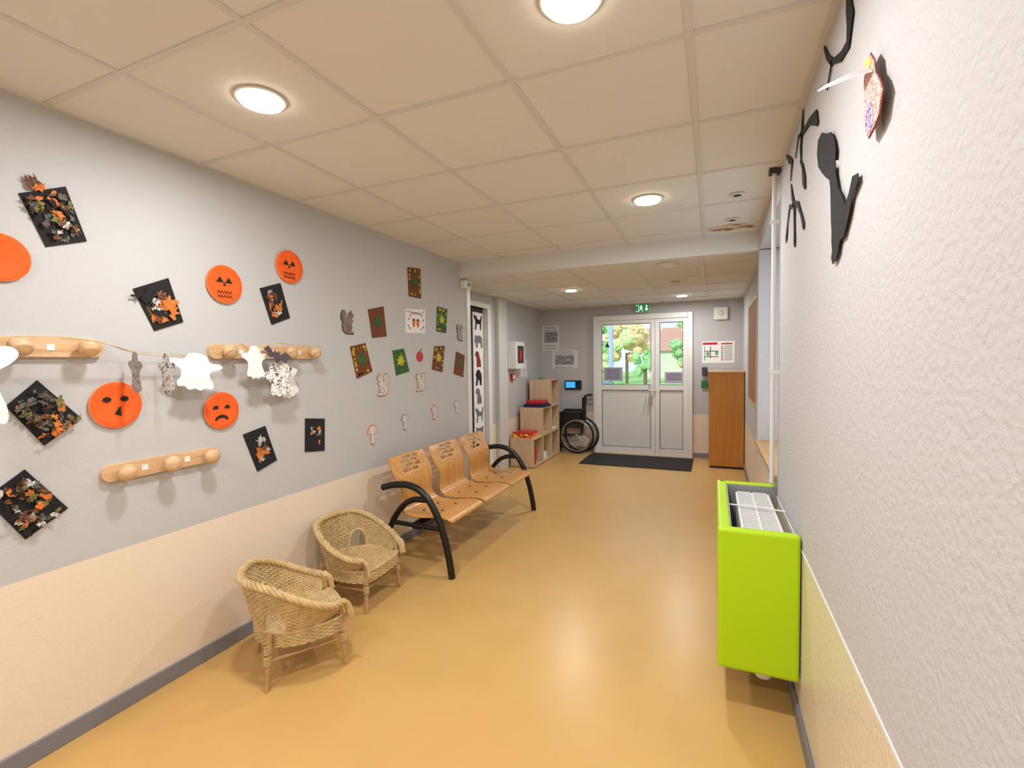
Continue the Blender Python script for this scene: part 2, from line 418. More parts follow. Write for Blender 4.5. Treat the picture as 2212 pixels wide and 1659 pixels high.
# ---------------------------------------------------------------- peg rails
def knob(parent,y,z,x0=XL+.02):
    lathe('knob',[(.016,0),(.013,.015),(.014,.020),(.028,.028),(.036,.040),(.037,.050),(.032,.063),(.019,.072),(.002,.075)],(x0,y,z),(1,0,0),M_rail,parent,24)
def rail(y0,y1,zc,h,ks):
    g=grp('peg_rail')
    pts=[]
    r=h*.45
    for (cy_,a0) in ((y1-r,-90),(y0+r,90)):
        for i in range(13):
            a=math.radians(a0+180*i/12); pts.append((cy_+r*math.cos(a),zc+h/2*math.sin(a)))
    o=wpoly('board','L',pts,M_rail,g,.022,.022)
    md=o.modifiers.new('b','BEVEL');md.width=.006;md.segments=3;md.limit_method='ANGLE';md.angle_limit=.9
    for k in ks: knob(g,k,zc)
    ys=[(ks[i]+ks[i+1])/2 for i in range(len(ks)-1)]
    boxes('label_tab',[(XL+.021,XL+.024,y-.012,y+.012,zc-.012,zc+.012) for y in ys],M_paper,g)
rail(.30,1.16,1.565,.075,[.40,.64,.885,1.09])
rail(1.61,2.33,1.56,.075,[1.69,1.88,2.08,2.26])
rail(1.13,1.64,1.038,.072,[1.20,1.385,1.57])

# ---------------------------------------------------------------- pumpkin plates
def plate(cy_,cz,r,face,ring=True):
    g=grp('pumpkin_plate')
    lathe('disc',[(r*.96,0),(r,.012),(r*.985,.0135),(r*.76,.007),(.001,.007)],(XL+.0005,cy_,cz),(1,0,0),M_orange,g,40)
    if ring: lathe('rim_edge',[(r*1.0,.009),(r*1.012,.0125),(r*.99,.0145),(r*.985,.012)],(XL,cy_,cz),(1,0,0),M_rim,g,40,caps=False)
    off=.0115
    if face==1:
        for s in (-1,1): wpoly('eye','L',[(cy_+s*r*.25-.020,cz+r*.1),(cy_+s*r*.25+.020,cz+r*.1),(cy_+s*r*.25,cz+r*.38)],M_blackp,g,off)
        wpoly('nose','L',[(cy_-.008,cz-r*.06),(cy_+.008,cz-r*.06),(cy_,cz+.012)],M_blackp,g,off)
        n=10
        z=[ (cy_-r*.42+r*.84*i/n, cz-r*.32-(.0 if i%2 else .014)) for i in range(n+1)]
        wpoly('mouth','L',z+[(p[0],p[1]-.004) for p in reversed(z)],M_blackp,g,off)
        wpoly('mouth_low','L',[(p[0],p[1]-.022) for p in z]+[(p[0],p[1]-.026) for p in reversed(z)],M_blackp,g,off)
    if face==2:
        for s in (-1,1): wpoly('eye','L',ell(cy_+s*r*.33,cz+r*.25,.016,.011,14),M_blackp,g,off)
        wpoly('nose','L',[(cy_-.006,cz-r*.38),(cy_+.018,cz-r*.5),(cy_+.016,cz-r*.05)],M_blackp,g,off)
    if face==3:
        for s in (-1,1): wpoly('eye','L',[(cy_+s*r*.33-.016,cz+r*.1),(cy_+s*r*.33+.016,cz+r*.1),(cy_+s*r*.33+.010,cz+r*.28),(cy_+s*r*.33-.008,cz+r*.26)],M_blackp,g,off)
        a=ell(cy_,cz-r*.62,r*.42,r*.38,12,20,160); bb=ell(cy_,cz-r*.62,r*.42-.010,r*.38-.014,12,20,160)
        wpoly('mouth','L',a+bb[::-1],M_blackp,g,off)
plate(.865,1.885,.085,0); plate(1.715,1.91,.098,1); plate(2.135,2.075,.097,1); plate(1.20,1.325,.098,2); plate(1.67,1.255,.095,3)

# ---------------------------------------------------------------- black collages
def torn(cy_,cz,s,rot):
    pts=[];n=random.randint(11,16);el=random.uniform(.45,.9)
    for i in range(n):
        a=2*math.pi*i/n; r=s*random.choice((.45,.7,1.0,1.15))*random.uniform(.85,1.1)
        x,z=r*math.cos(a),r*el*math.sin(a)
        pts.append((cy_+x*math.cos(rot)-z*math.sin(rot),cz+x*math.sin(rot)+z*math.cos(rot)))
    return pts
M_lo=collage('leaf_orange',[(200,102,36),(214,130,60),(96,52,30)],75,.5)
M_lw=collage('leaf_white',[(206,204,200),(150,150,150),(60,56,54)],60,.5)
M_lg=collage('leaf_muted',[(104,104,96),(56,56,54),(140,80,48)],60,.5)
M_lb=collage('leaf_brown',[(120,70,40),(70,46,34),(170,130,60)],70,.5)
M_ly=collage('leaf_olive',[(128,122,60),(90,90,50),(176,150,70)],70,.5)
def collage_sheet(corners,leaves,lo=.15,hi=.85):
    g=grp('collage_artwork')
    wpoly('sheet','L',corners,M_blackp,g,.006,.006)
    for j in range(leaves[0]):
        u,v=random.uniform(lo,hi),random.uniform(lo,hi)
        a,b_,c_,d_=corners
        py=(a[0]*(1-u)+b_[0]*u)*(1-v)+(d_[0]*(1-u)+c_[0]*u)*v
        pz=(a[1]*(1-u)+b_[1]*u)*(1-v)+(d_[1]*(1-u)+c_[1]*u)*v
        m=leaves[1][j%len(leaves[1])]
        wpoly('leaf','L',torn(py,pz,random.uniform(*leaves[2]),random.uniform(0,6)),m,g,.0065+.0005*j,.0004)
    return g
g_=collage_sheet([(.93,2.13),(1.07,2.20),(1.13,2.00),(1.00,1.95)],(54,[M_lb,M_lg,M_lw,M_lg,M_lo,M_blackp,M_lb,M_ly],(.012,.022)),.08,.92)
for q in ((.955,2.175),(.975,2.19),(.985,2.165)): wpoly('leaf','L',torn(q[0],q[1],.026,random.uniform(0,6)),M_lb if q[0]<.98 else M_lo,g_,.012+q[0]*.003,.0006)
g_=collage_sheet([(1.29,1.83),(1.44,1.90),(1.50,1.70),(1.37,1.65)],(22,[M_lo,M_lo,M_lb,M_lo,M_lw,M_blackp,M_lo,M_lb],(.022,.038)),.2,.8)
wpoly('leaf','L',torn(1.30,1.80,.03,.5),M_blackp,g_,.02,.0006)
collage_sheet([(1.93,1.92),(2.07,1.97),(2.13,1.77),(2.00,1.72)],(19,[M_lo,M_lw,M_lo,M_lb,M_blackp],(.022,.034)),.2,.8)
collage_sheet([(.86,1.35),(.95,1.44),(1.08,1.28),(.96,1.19)],(66,[M_lg,M_ly,M_lb,M_lg,M_blackp,M_lo,M_lg],(.011,.022)),.08,.92)
collage_sheet([(.79,1.03),(.90,1.11),(1.02,.93),(.89,.85)],(60,[M_lg,M_lo,M_lb,M_ly,M_lw,M_blackp,M_lb],(.011,.022)),.08,.92)
collage_sheet([(1.79,1.11),(1.93,1.14),(2.00,.93),(1.87,.89)],(14,[M_lo,M_lo,M_lb,M_lw],(.018,.034)),.25,.75)
collage_sheet([(2.22,1.15),(2.38,1.13),(2.37,.92),(2.21,.94)],(15,[M_lw,M_lo,M_lg,M_blackp],(.011,.022)),.25,.75)

# ---------------------------------------------------------------- autumn leaf paintings
def leafshape(cy_,cz,s,rot,jit=.1):
    pts=[]
    rad=[1,.5,.8,.45,.95,.45,.75,.4,.5,.3,.5,.4,.75,.45,.95,.45,.8,.5]
    for i,r in enumerate(rad):
        a=rot+2*math.pi*i/len(rad); r=r*s*random.uniform(1-jit,1+jit); pts.append((cy_+r*math.cos(a),cz+r*math.sin(a)))
    return pts
M_pb=collage('paint_brown',[(104,54,28),(120,66,30),(84,70,32)],35,.5)
M_pg=collage('paint_green',[(38,84,44),(52,104,46),(30,66,40)],35,.5)
M_py=collage('paint_yellow',[(196,184,44),(176,170,40),(120,140,44)],35,.5)
M_pd=mat('paint_yellow_dot',(206,176,40),.7)
def painting(corners,base,leafm,dots=None):
    g=grp('leaf_painting')
    wpoly('sheet','L',corners,base,g,.005,.005)
    cy_=sum(q[0] for q in corners)/4;cz=sum(q[1] for q in corners)/4
    wpoly('leaf','L',leafshape(cy_,cz,.072,math.radians(random.uniform(70,110))),leafm,g,.0062,.001)
    if dots:
        for i in range(18):
            k=random.randint(0,3);t=random.uniform(.05,.95);a=corners[k];b_=corners[(k+1)%4]
            y=a[0]+(b_[0]-a[0])*t;z=a[1]+(b_[1]-a[1])*t
            y=y+(cy_-y)*.2;z=z+(cz-z)*.2
            wpoly('dot','L',ell(y,z,.011,.011,10),dots,g,.0062,.001)
painting([(2.84,1.89),(3.02,1.93),(3.05,1.70),(2.88,1.68)],M_pb,M_pg)
painting([(3.35,2.29),(3.54,2.31),(3.54,2.05),(3.36,2.05)],M_pb,M_pg,M_pd)
painting([(3.80,2.01),(3.98,2.00),(3.95,1.77),(3.78,1.78)],M_pg,M_py,M_pd)
painting([(2.64,1.61),(2.80,1.64),(2.87,1.43),(2.70,1.38)],M_pb,M_pg,M_pd)
painting([(3.12,1.59),(3.27,1.61),(3.34,1.42),(3.16,1.39)],M_pg,M_py)
painting([(3.74,1.64),(3.92,1.65),(3.87,1.40),(3.69,1.43)],M_pb,M_py,M_pd)
painting([(4.14,1.60),(4.31,1.56),(4.27,1.34),(4.08,1.38)],M_pb,M_pg)
g=grp('autumn_title_poster')
wpoly('sheet','L',[(3.31,1.94),(3.60,1.96),(3.59,1.75),(3.30,1.74)],M_paper,g,.004,.004)
def text(parent,body,loc,rotz_wall,size,m):
    cu=bpy.data.curves.new('lettering','FONT');cu.body=body;cu.size=size;cu.align_x='CENTER';cu.extrude=.0005
    o=bpy.data.objects.new('lettering',cu);sc.collection.objects.link(o)
    dg=bpy.context.evaluated_depsgraph_get();me=bpy.data.meshes.new_from_object(o.evaluated_get(dg));bpy.data.objects.remove(o)
    me.materials.clear();me.materials.append(m)
    if rotz_wall=='L': R_=Matrix(((0,0,1),(1,0,0),(0,1,0)))
    else: R_=Matrix(((1,0,0),(0,0,-1),(0,1,0)))
    me.transform(Matrix.Translation(loc)@R_.to_4x4())
    return link(bpy.data.objects.new('lettering',me),parent)
M_br=mat('print_brown',(120,60,40),.8)
text(g,"l'automne",(XL+.005,3.45,1.905),'L',.042,M_br)
for s in (-1,1):
    wpoly('acorn','L',ell(3.45+s*.03,1.83,.020,.036,16),mat('print_orange',(206,120,40),.8),g,.0052,.001)
    wpoly('acorn_cap','L',ell(3.45+s*.03,1.85,.024,.018,12,0,180),M_br,g,.0060,.001)
for q in ((3.34,1.92),(3.37,1.89),(3.34,1.80),(3.36,1.78),(3.56,1.93),(3.54,1.90),(3.56,1.80),(3.53,1.78),(3.35,1.86),(3.56,1.86)):
    wpoly('leaf_print','L',leafshape(q[0],q[1],.014,1,.2),M_red if q[0]<3.4 else M_br,g,.0052,.001)

SQ=[(-.15,-.5),(.35,-.5),(.38,-.42),(.2,-.38),(.28,-.2),(.22,0),(.34,.02),(.36,.08),(.2,.12),(.34,.2),(.4,.28),(.32,.38),(.24,.42),(.22,.5),(.16,.42),(.05,.36),(0,.2),(-.06,.08),(-.12,.2),(-.1,.36),(-.2,.48),(-.36,.46),(-.46,.3),(-.44,.1),(-.36,-.05),(-.4,-.2),(-.34,-.38)]
def squirrel(cy_,cz,wd,ht,fill,edge,flip=1):
    g=grp('squirrel_cutout')
    def S(k,o_): return [(cy_+flip*p[0]*wd*k,cz+p[1]*ht*k) for p in SQ]
    wpoly('outline','L',S(1,0),edge,g,.005,.005)
    wpoly('body','L',S(.92,0),fill,g,.0062,.001)
    wpoly('haunch_line','L',ell(cy_+flip*.05*wd,cz-.25*ht,.13*wd,.13*ht,14),edge,g,.0068,.0004)
    wpoly('haunch','L',ell(cy_+flip*.05*wd,cz-.25*ht,.11*wd,.11*ht,14),fill,g,.0074,.0004)
    wpoly('tail_line','L',ell(cy_-flip*.27*wd,cz+.15*ht,.09*wd,.2*ht,14),edge,g,.0068,.0004)
    wpoly('tail_inner','L',ell(cy_-flip*.27*wd,cz+.15*ht,.075*wd,.18*ht,14),fill,g,.0074,.0004)
    wpoly('eye','L',ell(cy_+flip*.25*wd,cz+.30*ht,.02*wd,.02*ht,8),M_blackp,g,.0074,.0004)
M_sb=collage('squirrel_brown',[(120,96,84),(150,130,118),(90,70,60)],60,.5)
M_sg=collage('squirrel_grey',[(180,178,176),(140,138,136),(200,196,190)],60,.5)
M_e1=mat('pencil_brown',(150,112,98),.8)
M_sk=collage('sketch_paper',[(214,208,204),(196,170,156),(220,214,210)],90,.55)
squirrel(2.625,1.78,.15,.17,M_sb,M_text,1); squirrel(4.225,1.79,.15,.17,M_sg,M_text,1)
squirrel(2.985,1.325,.17,.18,M_sk,M_e1,-1); squirrel(3.50,1.325,.17,.17,M_sk,M_e1,-1)
g=grp('apple_cutout'); wpoly('fruit','L',ell(3.50,1.545,.05,.045,18),M_red,g,.005,.005); wpoly('leaf','L',[(3.50,1.59),(3.53,1.615),(3.51,1.585)],M_pg,g,.005,.002)
def mushroom(cy_,cz,h,edge):
    g=grp('mushroom_cutout')
    def S(k): 
        c=ell(cy_,cz+.08*h,.36*h*k,.42*h*k,14,0,180)
        return c+[(cy_-.1*h*k,cz+.06*h),(cy_-.14*h*k,cz-.5*h*k),(cy_+.14*h*k,cz-.5*h*k),(cy_+.1*h*k,cz+.06*h)]
    wpoly('outline','L',S(1),edge,g,.005,.005); wpoly('body','L',S(.88),mat('cutout_paper',(212,210,208),.8),g,.0062,.001)
    for q in ((-.15,.2),(.08,.3),(.2,.16)): wpoly('spot','L',ell(cy_+q[0]*h,cz+q[1]*h,.04*h,.04*h,10),edge,g,.0068,.0005)
mushroom(2.85,.955,.15,mat('crayon_orange',(214,110,60),.8)); mushroom(3.26,1.00,.135,mat('crayon_dark',(110,110,120),.8)); mushroom(3.71,1.035,.135,mat('crayon_red',(196,80,60),.8)); mushroom(4.12,1.05,.13,mat('crayon_grey',(150,146,146),.8))

# ---------------------------------------------------------------- ghost garland
g=grp('ghost_garland')
xs=XL+.075
sp=[(xs+.04,.25,1.60),(xs+.05,.64,1.565),(xs+.045,.89,1.60),(xs+.045,1.08,1.59),(xs+.01,1.25,1.545),(xs,1.42,1.535),(xs+.01,1.56,1.545),(xs+.045,1.69,1.600),(xs+.02,1.80,1.57),(xs+.045,1.88,1.602),(xs+.045,2.08,1.602),(xs+.045,2.26,1.600)]
tube('string',sp,.0022,mat('raffia',(200,180,130),.8),g,spline='B',res=1)
tube('string_strand',[(p_[0]+.004,p_[1],p_[2]+random.uniform(-.012,.008)) for p_ in sp],.0012,mat('raffia',(200,180,130),.8),g,spline='B',res=1)
GH0=[(-.12,.5),(-.2,.42),(-.24,.28),(-.45,.30),(-.55,.20),(-.42,.12),(-.28,.05),(-.26,-.15),(-.34,-.3),(-.30,-.42),(-.18,-.38),(-.1,-.5),(.02,-.42),(.12,-.5),(.2,-.4),(.36,-.45),(.38,-.3),(.28,-.12),(.27,.05),(.42,.1),(.55,.2),(.44,.28),(.24,.26),(.2,.42),(.1,.5)]
# round the cut outline (two corner-cutting passes)
GH=GH0
for _ in range(2):
    t_=[]
    for i in range(len(GH)):
        a,b_=GH[i],GH[(i+1)%len(GH)]
        t_+=[(a[0]*.75+b_[0]*.25,a[1]*.75+b_[1]*.25),(a[0]*.25+b_[0]*.75,a[1]*.25+b_[1]*.75)]
    GH=t_
M_spot=collage('spotted_paper',[(232,232,232),(30,30,32),(232,232,232),(24,24,26)],55,.55)
M_gw=mat('ghost_paper',(240,240,242),.75)
def ghost(y,z,w,h,yaw_,m,x=xs,tilt=0):
    cw,sw=math.cos(math.radians(yaw_)),math.sin(math.radians(yaw_));ct,st_=math.cos(math.radians(tilt)),math.sin(math.radians(tilt))
    def T(px,pz,o):
        a=px*w*ct-pz*h*st_; b_=px*w*st_+pz*h*ct
        return (x+a*sw+o*cw, y+a*cw-o*sw, z+b_)
    prism('ghost_cutout',[T(p_[0],p_[1],.001) for p_ in GH],[T(p_[0],p_[1],-.001) for p_ in GH],m,g)
ghost(.735,1.46,.24,.38,0,M_gw,xs+.04)
ghost(1.235,1.46,.13,.18,98,M_sg,xs+.02); ghost(1.36,1.45,.13,.19,92,M_spot,xs+.02)
ghost(1.49,1.458,.25,.18,0,M_gw,xs+.02,-8); ghost(1.80,1.50,.15,.18,0,M_gw,xs+.03); 
ghost(2.04,1.39,.18,.21,-5,M_gw,xs-.01,15); ghost(1.95,1.405,.20,.20,8,M_spot,xs+.03,10)
BAT=[(-.5,.1),(-.3,.3),(-.12,.12),(-.06,.25),(0,.15),(.06,.25),(.12,.12),(.3,.3),(.5,.1),(.34,.05),(.28,-.12),(.12,-.05),(0,-.25),(-.12,-.05),(-.28,-.12),(-.34,.05)]
prism('bat_cutout',[(xs+.052+.03*abs(p_[0]),1.92+p_[0]*.19,1.53+p_[1]*.15-p_[0]*.06) for p_ in BAT],[(xs+.050+.03*abs(p_[0]),1.92+p_[0]*.19,1.53+p_[1]*.15-p_[0]*.06) for p_ in BAT],mat('purple_paper',(84,72,82),.8),g)

# ---------------------------------------------------------------- right wall decorations
sqr=[(188,220),(182,220),(176,217),(169,214.5),(165,211),(162.5,207),(163,204),(162,200),(159,195),(155,192),(151,188),(147,190),(144,193),(139,192),(138.5,190),(144,188),(147,184),(152,180),(156,180),(158,177),(161,175.5),(164,175),(166,177),(165,179),(166,182),(166,185),(167,188),(168,195),(168.5,198),(170,201),(175,203.5),(181,207),(187,211),(189.5,216)]
g=grp('squirrel_silhouette')
wpoly('paper','R',[(a/100,b_/100) for a,b_ in sqr],M_blackp,g,.010,.002)
boxes('tape',[(XR-.009,XR-.0003,1.63,1.65,2.02,2.04),(XR-.009,XR-.0003,1.645,1.655,1.86,1.88),(XR-.009,XR-.0003,1.76,1.78,2.12,2.14)],M_paper,g)
g=grp('paper_parrot')
par=[(130,213),(127,213),(124,210),(123,207),(120,204),(118,201),(120,197),(123,196),(127,195.5),(129,197),(130,201),(130,206),(131,209)]
def pq(l): return [(a/100,b_/100) for a,b_ in l]
wpoly('backing','R',pq([((a-125.5)*1.05+125.5,(b_-204)*1.04+204) for a,b_ in par]),mat('parrot_outline',(120,52,50),.8),g,.0175,.001)
wpoly('body','R',pq(par),collage('parrot_crayon',[(238,218,204),(206,84,84),(240,224,206),(170,70,80),(238,210,190)],95,.48),g,.020,.002)
wpoly('crest','R',pq([(129.5,212.5),(127,212.5),(125,210.5),(127,209.8),(129.5,210.6)]),mat('parrot_yellow',(236,206,90),.8),g,.021,.001)
wpoly('tail','R',pq([(128.6,202),(125.5,202.6),(123.5,200),(123.2,196.6),(127,196),(128.6,197.6)]),collage('parrot_tail',[(110,70,150),(226,206,210),(90,54,130),(200,150,170)],95,.48),g,.021,.001)
W1=[(XR-.022,1.275,2.105),(XR-.022,1.235,2.075),(XR-.05,1.27,2.088),(XR-.09,1.33,2.105),(XR-.10,1.36,2.115),(XR-.085,1.35,2.12),(XR-.05,1.31,2.115)]
prism('wing',W1,[(a,b_,c_+.003) for a,b_,c_ in W1],mat('tracing_paper',(196,190,194),.7),g)
box('tape',XR-.018,XR-.0003,1.25,1.265,2.03,2.05,M_paper,g)
def bats(strokes):
    g=grp('paper_bat')
    for s in strokes:
        L_=[];R_=[]
        n=len(s)
        for i,(y,z,wd) in enumerate(s):
            a=s[max(0,i-1)];b_=s[min(n-1,i+1)];dy,dz=b_[0]-a[0],b_[1]-a[1];l=math.hypot(dy,dz)
            ny,nz=-dz/l*wd,dy/l*wd
            L_.append((y+ny*1.6,z+nz));R_.append((y-ny*1.6,z-nz))
        wpoly('wing','R',L_+R_[::-1],M_blackp,g,.006,.003)
bats([[(1.545,2.44,.004),(1.53,2.40,.014),(1.51,2.35,.018),(1.53,2.30,.016),(1.60,2.31,.012),(1.72,2.36,.007),(1.78,2.31,.003)],[(1.83,2.47,.003),(1.78,2.41,.007),(1.71,2.355,.009)]])
bats([[(1.36,2.48,.003),(1.35,2.45,.005),(1.33,2.42,.002)]])
bats([[(1.92,2.27,.006),(1.96,2.31,.022),(2.08,2.35,.012),(2.22,2.37,.009),(2.33,2.40,.008),(2.40,2.34,.003)],[(2.22,2.46,.003),(2.24,2.40,.012),(2.27,2.33,.009),(2.25,2.26,.003)]])
bats([[(2.68,2.46,.003),(2.58,2.40,.014),(2.50,2.36,.012),(2.54,2.29,.003)],[(2.27,2.28,.003),(2.22,2.24,.007),(2.18,2.17,.018),(2.15,2.13,.004)]])
bats([[(2.52,2.27,.003),(2.48,2.20,.010),(2.42,2.14,.014),(2.41,2.06,.008),(2.40,1.98,.012),(2.39,1.96,.002)],[(2.42,2.16,.006),(2.32,2.12,.012),(2.24,2.06,.007),(2.18,2.0,.012),(2.17,1.98,.002)],[(2.43,2.15,.006),(2.56,2.18,.012),(2.62,2.12,.006),(2.66,2.06,.013),(2.67,2.04,.002)]])

# ---------------------------------------------------------------- radiator + cover
r=grp('radiator')
boxes('panels',[(.12,.14,2.27,2.93,.20,.70),(.255,.275,2.27,2.93,.20,.70)],M_white,r,.006)
sl=[(.115,.28,2.26,2.275,.70,.735),(.115,.28,2.925,2.94,.70,.735),(.115,.125,2.26,2.94,.70,.735),(.27,.28,2.26,2.94,.70,.735),(.193,.202,2.26,2.94,.70,.735)]
for i in range(26): 
    y=2.29+.0248*i; sl.append((.125,.27,y,y+.009,.718,.733))
boxes('top_grille',sl,M_white,r)
boxes('convector_fins',[(.14,.255,2.28,2.92,.2,.68)],mat('radiator_dark_metal',(60,62,66),.6),r)  # one solid dark grey block between the two panels
boxes('wall_bracket',[(.275,.325,2.4,2.43,.3,.6),(.275,.325,2.8,2.83,.3,.6)],M_white,r)
lathe('valve',[(.03,0),(.034,.01),(.034,.05),(.02,.06),(.02,.09)],(.20,2.24,.12),(0,0,1),M_white,r,20)
tube('supply_pipe',[(.20,2.24,.20),(.20,2.24,.13),(.325,2.24,.13)],.009,M_white,r)
rc=grp('radiator_padded_cover')
boxes('padding_side',[(.02,.07,2.145,3.02,.185,.775),(.025,.32,2.975,3.015,.185,.775)],M_lime,rc,.012)
boxes('padding_near',[(.018,.32,2.13,2.18,.182,.778)],M_lime,rc,.014)
boxes('lining',[(.069,.074,2.186,2.974,.20,.765),(.074,.32,2.178,2.186,.20,.765),(.074,.32,2.968,2.976,.20,.765)],mat('lining_grey',(150,152,154),.6),rc)
tube('strap',[(.07,2.62,.745),(.2,2.60,.75),(.32,2.58,.745)],.004,M_paper,rc)

# ---------------------------------------------------------------- rear-right
c=grp('tall_cabinet')
boxes('carcass',[(-.06,.375,6.99,7.60,.03,1.30)],M_cab,c,.003)
boxes('top',[(-.07,.38,6.98,7.61,1.30,1.325)],wood('cab_top',(206,170,124),(214,180,136),3,.4,'Y'),c,.003)
boxes('plinth',[(-.04,.37,7.0,7.59,0,.03)],M_black,c)
nb=grp('cork_notice_board')
box('board',XR2-.018,XR2-.001,5.0,6.0,1.05,2.05,wood('cork_brown',(150,100,66),(168,116,78),3,.7,'Z'),nb)
boxes('frame',[(XR2-.024,XR2-.001,4.97,5.0,1.02,2.08),(XR2-.024,XR2-.001,6.0,6.03,1.02,2.08),(XR2-.024,XR2-.001,5.0,6.0,2.05,2.08),(XR2-.024,XR2-.001,5.0,6.0,1.02,1.05)],M_cube,nb)
s=grp('stepped_cube_shelf')
bl=[];T=.016
x0,x1=-2.66,-2.30
for i,(ya,lv) in enumerate(((6.15,1),(6.55,2),(6.95,3))):
    yb=ya+.4
    for k in range(lv):
        za=.01+.4*k
        bl+=[(x0,x1,ya,ya+T,za,za+.4),(x0,x1,yb-T,yb,za,za+.4),(x0,x1,ya+T,yb-T,za,za+T),(x0,x1,ya+T,yb-T,za+.4-T,za+.4),(x0,x0+.008,ya+T,yb-T,za+T,za+.4-T)]
boxes('cubes',bl,M_cube,s)
boxes('feet',[(x0+.02,x0+.06,y,y+.04,0,.01) for y in (6.17,7.28)]+[(x1-.06,x1-.02,y,y+.04,0,.01) for y in (6.17,7.28)],M_black,s)
gb=grp('board_game_box')
box('box',-2.64,-2.36,6.20,6.48,.411,.485,collage('game_box_print',[(200,40,30),(236,150,40),(240,220,60)],14,.5),gb,.003)
box('lid_edge',-2.642,-2.358,6.198,6.482,.47,.487,M_red,gb,.002)
fc=grp('folded_blue_cloth')
boxes('folds',[(-2.63,-2.29,6.58,6.92,.811,.835),(-2.62,-2.31,6.59,6.91,.835,.855)],mat('navy_cloth',(28,36,72),.9,bump=.5,bscale=20),fc,.011)
rb=grp('red_binder')
box('body',-2.60,-2.34,6.62,6.90,.857,.905,M_red,rb,.008)
tp=grp('tape_roll'); tube('roll',[(-2.52+.03*math.cos(k*math.pi/8),7.1+.03*math.sin(k*math.pi/8),1.224) for k in range(16)],.013,mat('tape_green',(80,150,80),.5),tp,cyclic=True)
boxes('storage_books',[(-2.55,-2.33,6.19+.022*i,6.208+.022*i,.027,.24+.02*(i%3)) for i in range(6)],M_red)
boxes('storage_papers',[(-2.6,-2.33,7.02,7.30,.427,.45),(-2.6,-2.35,6.62,6.85,.027,.12)],M_paper)
w=grp('wheelchair')
M_chrome=mat('chrome',(200,202,206),.2,metal=1); M_tyre=mat('tyre',(22,22,22),.7); M_fab=mat('black_nylon',(20,20,24),.7)
for i,(wx,wy) in enumerate(((-2.03,7.40),(-1.99,7.57))):
    R=.275
    def ring(rad,y): return [(wx+rad*math.cos(2*math.pi*k/48),y,.291+rad*math.sin(2*math.pi*k/48)) for k in range(48)]
    tube('tyre_%d'%(i+1),ring(R,wy),.015,M_tyre,w,cyclic=True)
    tube('rim_%d'%(i+1),ring(R-.022,wy),.008,M_chrome,w,cyclic=True)
    tube('pushrim_%d'%(i+1),ring(R-.035,wy-.035),.007,M_chrome,w,cyclic=True)
    tube('spokes_%d'%(i+1),[[(wx,wy-.012*(1 if k%2 else -1),.291),(wx+(R-.022)*math.cos(2*math.pi*k/28),wy,.291+(R-.022)*math.sin(2*math.pi*k/28))] for k in range(28)],.0018,M_chrome,w,res=1)
    lathe('hub_%d'%(i+1),[(.02,-.03),(.026,0),(.02,.03)],(wx,wy,.291),(0,1,0),M_chrome,w,20)
for i,y in enumerate((7.44,7.53)):
    tube('side_frame_%d'%(i+1),[(-1.90,y,.93),(-1.93,y,.60),(-1.97,y,.30),(-2.35,y,.27),(-2.42,y,.50),(-1.95,y,.50)],.013,M_black,w)
    tube('armrest_tube_%d'%(i+1),[(-1.93,y,.68),(-2.27,y,.68),(-2.30,y,.50)],.011,M_black,w)
    tube('push_handle_%d'%(i+1),[(-1.90,y,.93),(-1.84,y,.945),(-1.80,y,.935)],.017,M_black,w)
    boxes('arm_pad_%d'%(i+1),[(-2.25,-1.98,y-.02,y+.02,.685,.71)],M_fab,w,.008)
    tube('caster_%d'%(i+1),[(-2.40+.07*math.cos(2*math.pi*k/24),y,.085+.07*math.sin(2*math.pi*k/24)) for k in range(24)],.015,M_tyre,w,cyclic=True)
    tube('caster_fork_%d'%(i+1),[(-2.40,y,.085),(-2.38,y,.28)],.01,M_black,w)
boxes('backrest',[(-1.95,-1.90,7.44,7.53,.52,.90)],M_fab,w,.012)
boxes('seat_folded',[(-2.36,-1.96,7.455,7.515,.40,.66)],M_fab,w,.015)
boxes('skirt_guard',[(-2.22,-1.97,7.425,7.432,.50,.66)],M_fab,w)
boxes('red_brake',[(-2.10,-2.04,7.36,7.375,.38,.40)],M_red,w)

# ---------------------------------------------------------------- rear-left side
dd=grp('door_2')
box('leaf',-2.80,-2.768,5.0,5.62,0,2.18,mat('dark_room_gap',(24,24,26),.5),dd)  # near-black leaf: shade of the dark room gap is put into its colour
boxes('frame',[(-2.79,-2.69,5.56,5.66,0,2.24),(-2.79,-2.69,4.95,5.0,0,2.24),(-2.79,-2.69,5.0,5.56,2.18,2.24)],M_white,dd,.004)
box('trim_pillar',-2.72,-2.655,5.82,6.10,0,2.36,mat('pillar_paint',(200,202,198),.5),None,.005)
st=grp('animal_sticker_strip')
box('strip',-2.766,-2.758,5.27,5.55,.45,2.12,M_paper,st)
gre=mat('sticker_grey',(110,114,122),.8); bro=mat('sticker_brown',(130,48,24),.8)
def animal(P_,yc,zc,s,m):
    prism('animal',[(-2.7565,yc+p_[0]*s*1.15,zc+p_[1]*s) for p_ in P_],[(-2.7575,yc+p_[0]*s*1.15,zc+p_[1]*s) for p_ in P_],m,st)
